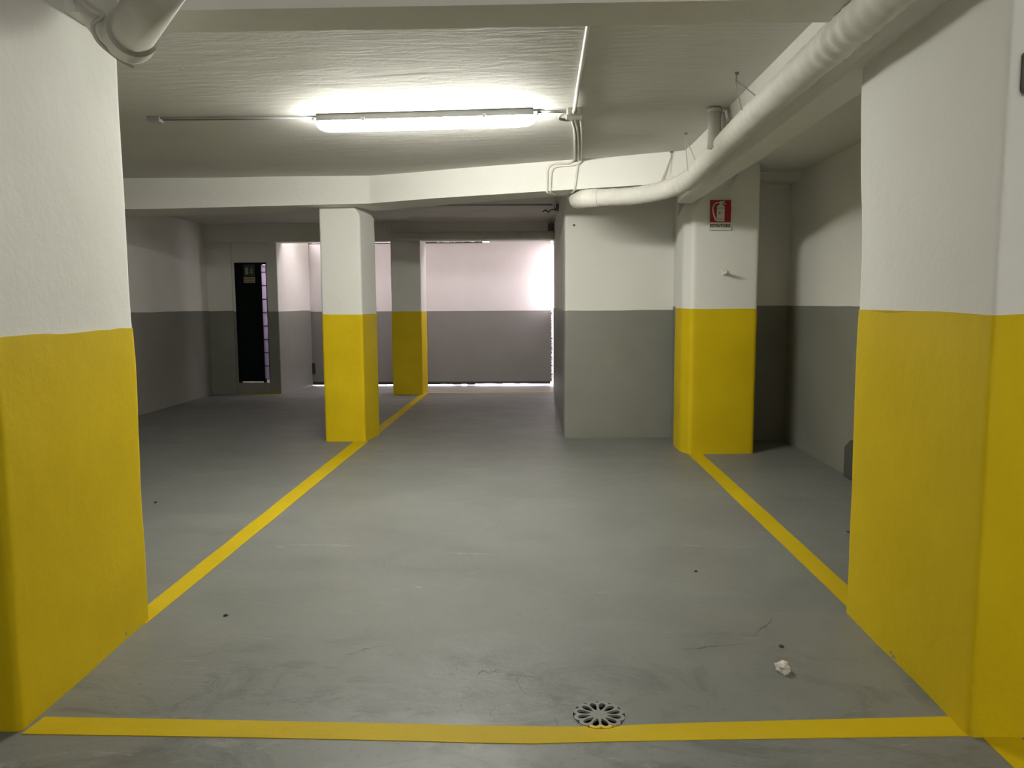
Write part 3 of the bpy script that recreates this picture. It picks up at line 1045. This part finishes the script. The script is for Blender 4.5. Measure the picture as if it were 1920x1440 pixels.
to = bpy.data.objects.new('lettering', tc)
COL.objects.link(to)
bpy.context.view_layer.update()
wd = to.dimensions.x
dg = bpy.context.evaluated_depsgraph_get()
tm = bpy.data.meshes.new_from_object(to.evaluated_get(dg))
bpy.data.objects.remove(to)
sx = 0.194 / wd
TX = Matrix.Translation(sp(0.102, -0.047, 0.0015)) @ Matrix.Rotation(math.atan(0.09), 4, 'Z') @ Matrix.Rotation(math.pi / 2, 4, 'X') @ Matrix.Diagonal((sx, 1.0, 1.0, 1.0))
tm.transform(TX)
tm.name = 'lettering'
link('lettering', tm, M_BLACK, sg)
hk = empty('wall_hook', (1.82, 7.55, 1.78))
tag(hk, 'small white metal hook stub on the sign pillar below the sign', 'hook')
tube('hook_pin', [(1.818, 7.60, 1.772), (1.818, 7.53, 1.772), (1.814, 7.465, 1.778)], 0.014, M_COND, hk, 10)
box('hook_plate', (1.798, 7.566, 1.75), (1.842, 7.582, 1.80), M_COND, hk, 0.003)
nl = tube('wall_plug', [(0.414, 8.52, 2.327), (0.414, 8.485, 2.325)], 0.012, M_BOX, None, 8)
tag(nl, 'tiny dark wall plug high on the wall block below the pipe elbow', 'plug')

# ------------------------------------------------------------------ box on the right near pillar, block in the right bay
bx = empty('switch_box', (1.60, 2.55, 2.21))
tag(bx, 'grey switch box on the front of the big right pillar', 'box')
box('box_body', (1.527, 2.50, 2.148), (1.66, 2.575, 2.275), M_BOX, bx, 0.012)
box('box_lid', (1.532, 2.494, 2.155), (1.66, 2.502, 2.268), M_BOX, bx, 0.003)
bm = bmesh.new()
prof = [(6.60, 0.0), (6.60, 0.265), (6.50, 0.335), (6.36, 0.355), (5.60, 0.355), (5.60, 0.0)]
bmx = [[bm.verts.new((x, y, z)) for y, z in prof] for x in (2.63, 2.69)]
n = len(prof)
for k in range(n):
    bm.faces.new((bmx[0][k], bmx[1][k], bmx[1][(k + 1) % n], bmx[0][(k + 1) % n]))
bm.faces.new(bmx[0])
bm.faces.new(bmx[1])
bmesh.ops.bevel(bm, geom=list(bm.edges), offset=0.012, segments=2, affect='EDGES')
bk = from_bm('low_block', bm, M_BLOCK)
tag(bk, 'dark grey low slab with a sloped end leaning on the right bay wall', 'block')

# ------------------------------------------------------------------ drain
dr = empty('floor_drain', (GX, GY, 0))
tag(dr, 'round floor drain with a petal grate at the yellow entrance line', 'drain')
bm = bmesh.new()
ra = [bm.verts.new((GX + GR * math.cos(2 * math.pi * i / 48), GY + GR * math.sin(2 * math.pi * i / 48), 0.0)) for i in range(48)]
rb = [bm.verts.new((GX + GR * math.cos(2 * math.pi * i / 48), GY + GR * math.sin(2 * math.pi * i / 48), -0.16)) for i in range(48)]
for i in range(48):
    bm.faces.new((ra[i], ra[(i + 1) % 48], rb[(i + 1) % 48], rb[i]))
bm.faces.new(rb)
from_bm('drain_pit', bm, M_PIT, dr)
rim = bmesh.new()
for (r1, r2, z1) in ((0.0955, 0.099, 0.0015),):
    a = [[rim.verts.new((GX + r * math.cos(2 * math.pi * i / 48), GY + r * math.sin(2 * math.pi * i / 48), z)) for i in range(48)] for r, z in ((r1, -0.02), (r1, z1), (r2, z1), (r2, -0.02))]
    for p, q in zip(a, a[1:]):
        for i in range(48):
            rim.faces.new((p[i], p[(i + 1) % 48], q[(i + 1) % 48], q[i]))
from_bm('drain_rim', rim, M_GRATE, dr)
cu = bpy.data.curves.new('grate', 'CURVE')
cu.dimensions = '2D'
cu.fill_mode = 'BOTH'
cu.extrude = 0.004


def spline(pts):
    s = cu.splines.new('POLY')
    s.points.add(len(pts) - 1)
    for p, (x, y) in zip(s.points, pts):
        p.co = (x, y, 0, 1)
    s.use_cyclic_u = True


outer = []
for i in range(192):
    a = 2 * math.pi * i / 192
    sc = abs(math.cos(6 * (a - math.pi / 12 + math.pi / 12)))       # twelve lobes, one per petal
    outer.append(((0.0810 + 0.0140 * sc ** 0.6) * math.cos(a + math.pi / 12), (0.0810 + 0.0140 * sc ** 0.6) * math.sin(a + math.pi / 12)))
spline(outer)
for k in range(12):
    a = math.pi / 12 + k * math.pi / 6
    pts = []
    for i in range(20):
        t = 2 * math.pi * i / 20
        rr = 0.0550 + 0.0255 * math.cos(t)
        w = (0.0036 + 0.0128 * max(0, (rr - 0.0295) / 0.051) ** 0.8) * math.sin(t)
        pts.append((rr * math.cos(a) - w * math.sin(a), rr * math.sin(a) + w * math.cos(a)))
    spline(pts)
co = bpy.data.objects.new('grate', cu)
COL.objects.link(co)
dg = bpy.context.evaluated_depsgraph_get()
gm = bpy.data.meshes.new_from_object(co.evaluated_get(dg))
bpy.data.objects.remove(co)
gm.transform(Matrix.Translation((GX, GY, 0.0)))
gm.materials.clear()
link('petal_grate', gm, M_GRATE, dr)


# ------------------------------------------------------------------ crumbs on the floor
def crumb(name, x, y, r, mat, label, cat, seed, flat=0.6):
    bm = bmesh.new()
    bmesh.ops.create_icosphere(bm, subdivisions=3, radius=1)
    for v in bm.verts:
        d = 1 + 0.55 * noise.noise(v.co * 1.8 + Vector((seed, 0, 0))) + 0.3 * noise.noise(v.co * 4.5 + Vector((0, seed, 0)))
        v.co = Vector((v.co.x * d * r, v.co.y * d * r, max(v.co.z * d * r * flat, -r * flat * 0.7)))
    zmin = min(v.co.z for v in bm.verts)
    for v in bm.verts:
        v.co += Vector((x, y, -zmin - 0.001))
    o = from_bm(name, bm, mat)
    return tag(o, label, cat)


crumb('plaster_lump', 1.000, 3.04, 0.030, M_CRUMB, 'crumpled pale plaster lump on the floor before the right pillar', 'debris', 3, 0.75)
crumb('pebble', 1.067, 3.267, 0.010, M_GRIT, 'dark bit of grit just behind the pale plaster lump', 'debris', 5)
crumb('pebble', 0.890, 4.211, 0.009, M_GRIT, 'dark bit of grit out in the right middle of the bay', 'debris', 8)
crumb('pebble', -1.502, 3.557, 0.010, M_GRIT, 'dark bit of grit near the start of the left yellow line', 'debris', 12)
crumb('pebble', -2.890, 5.664, 0.012, M_GRIT, 'dark bit of grit left of the left yellow line', 'debris', 14)
crumb('pebble', 2.029, 4.969, 0.010, M_GRIT, 'dark bit of grit right of the right yellow line', 'debris', 17)
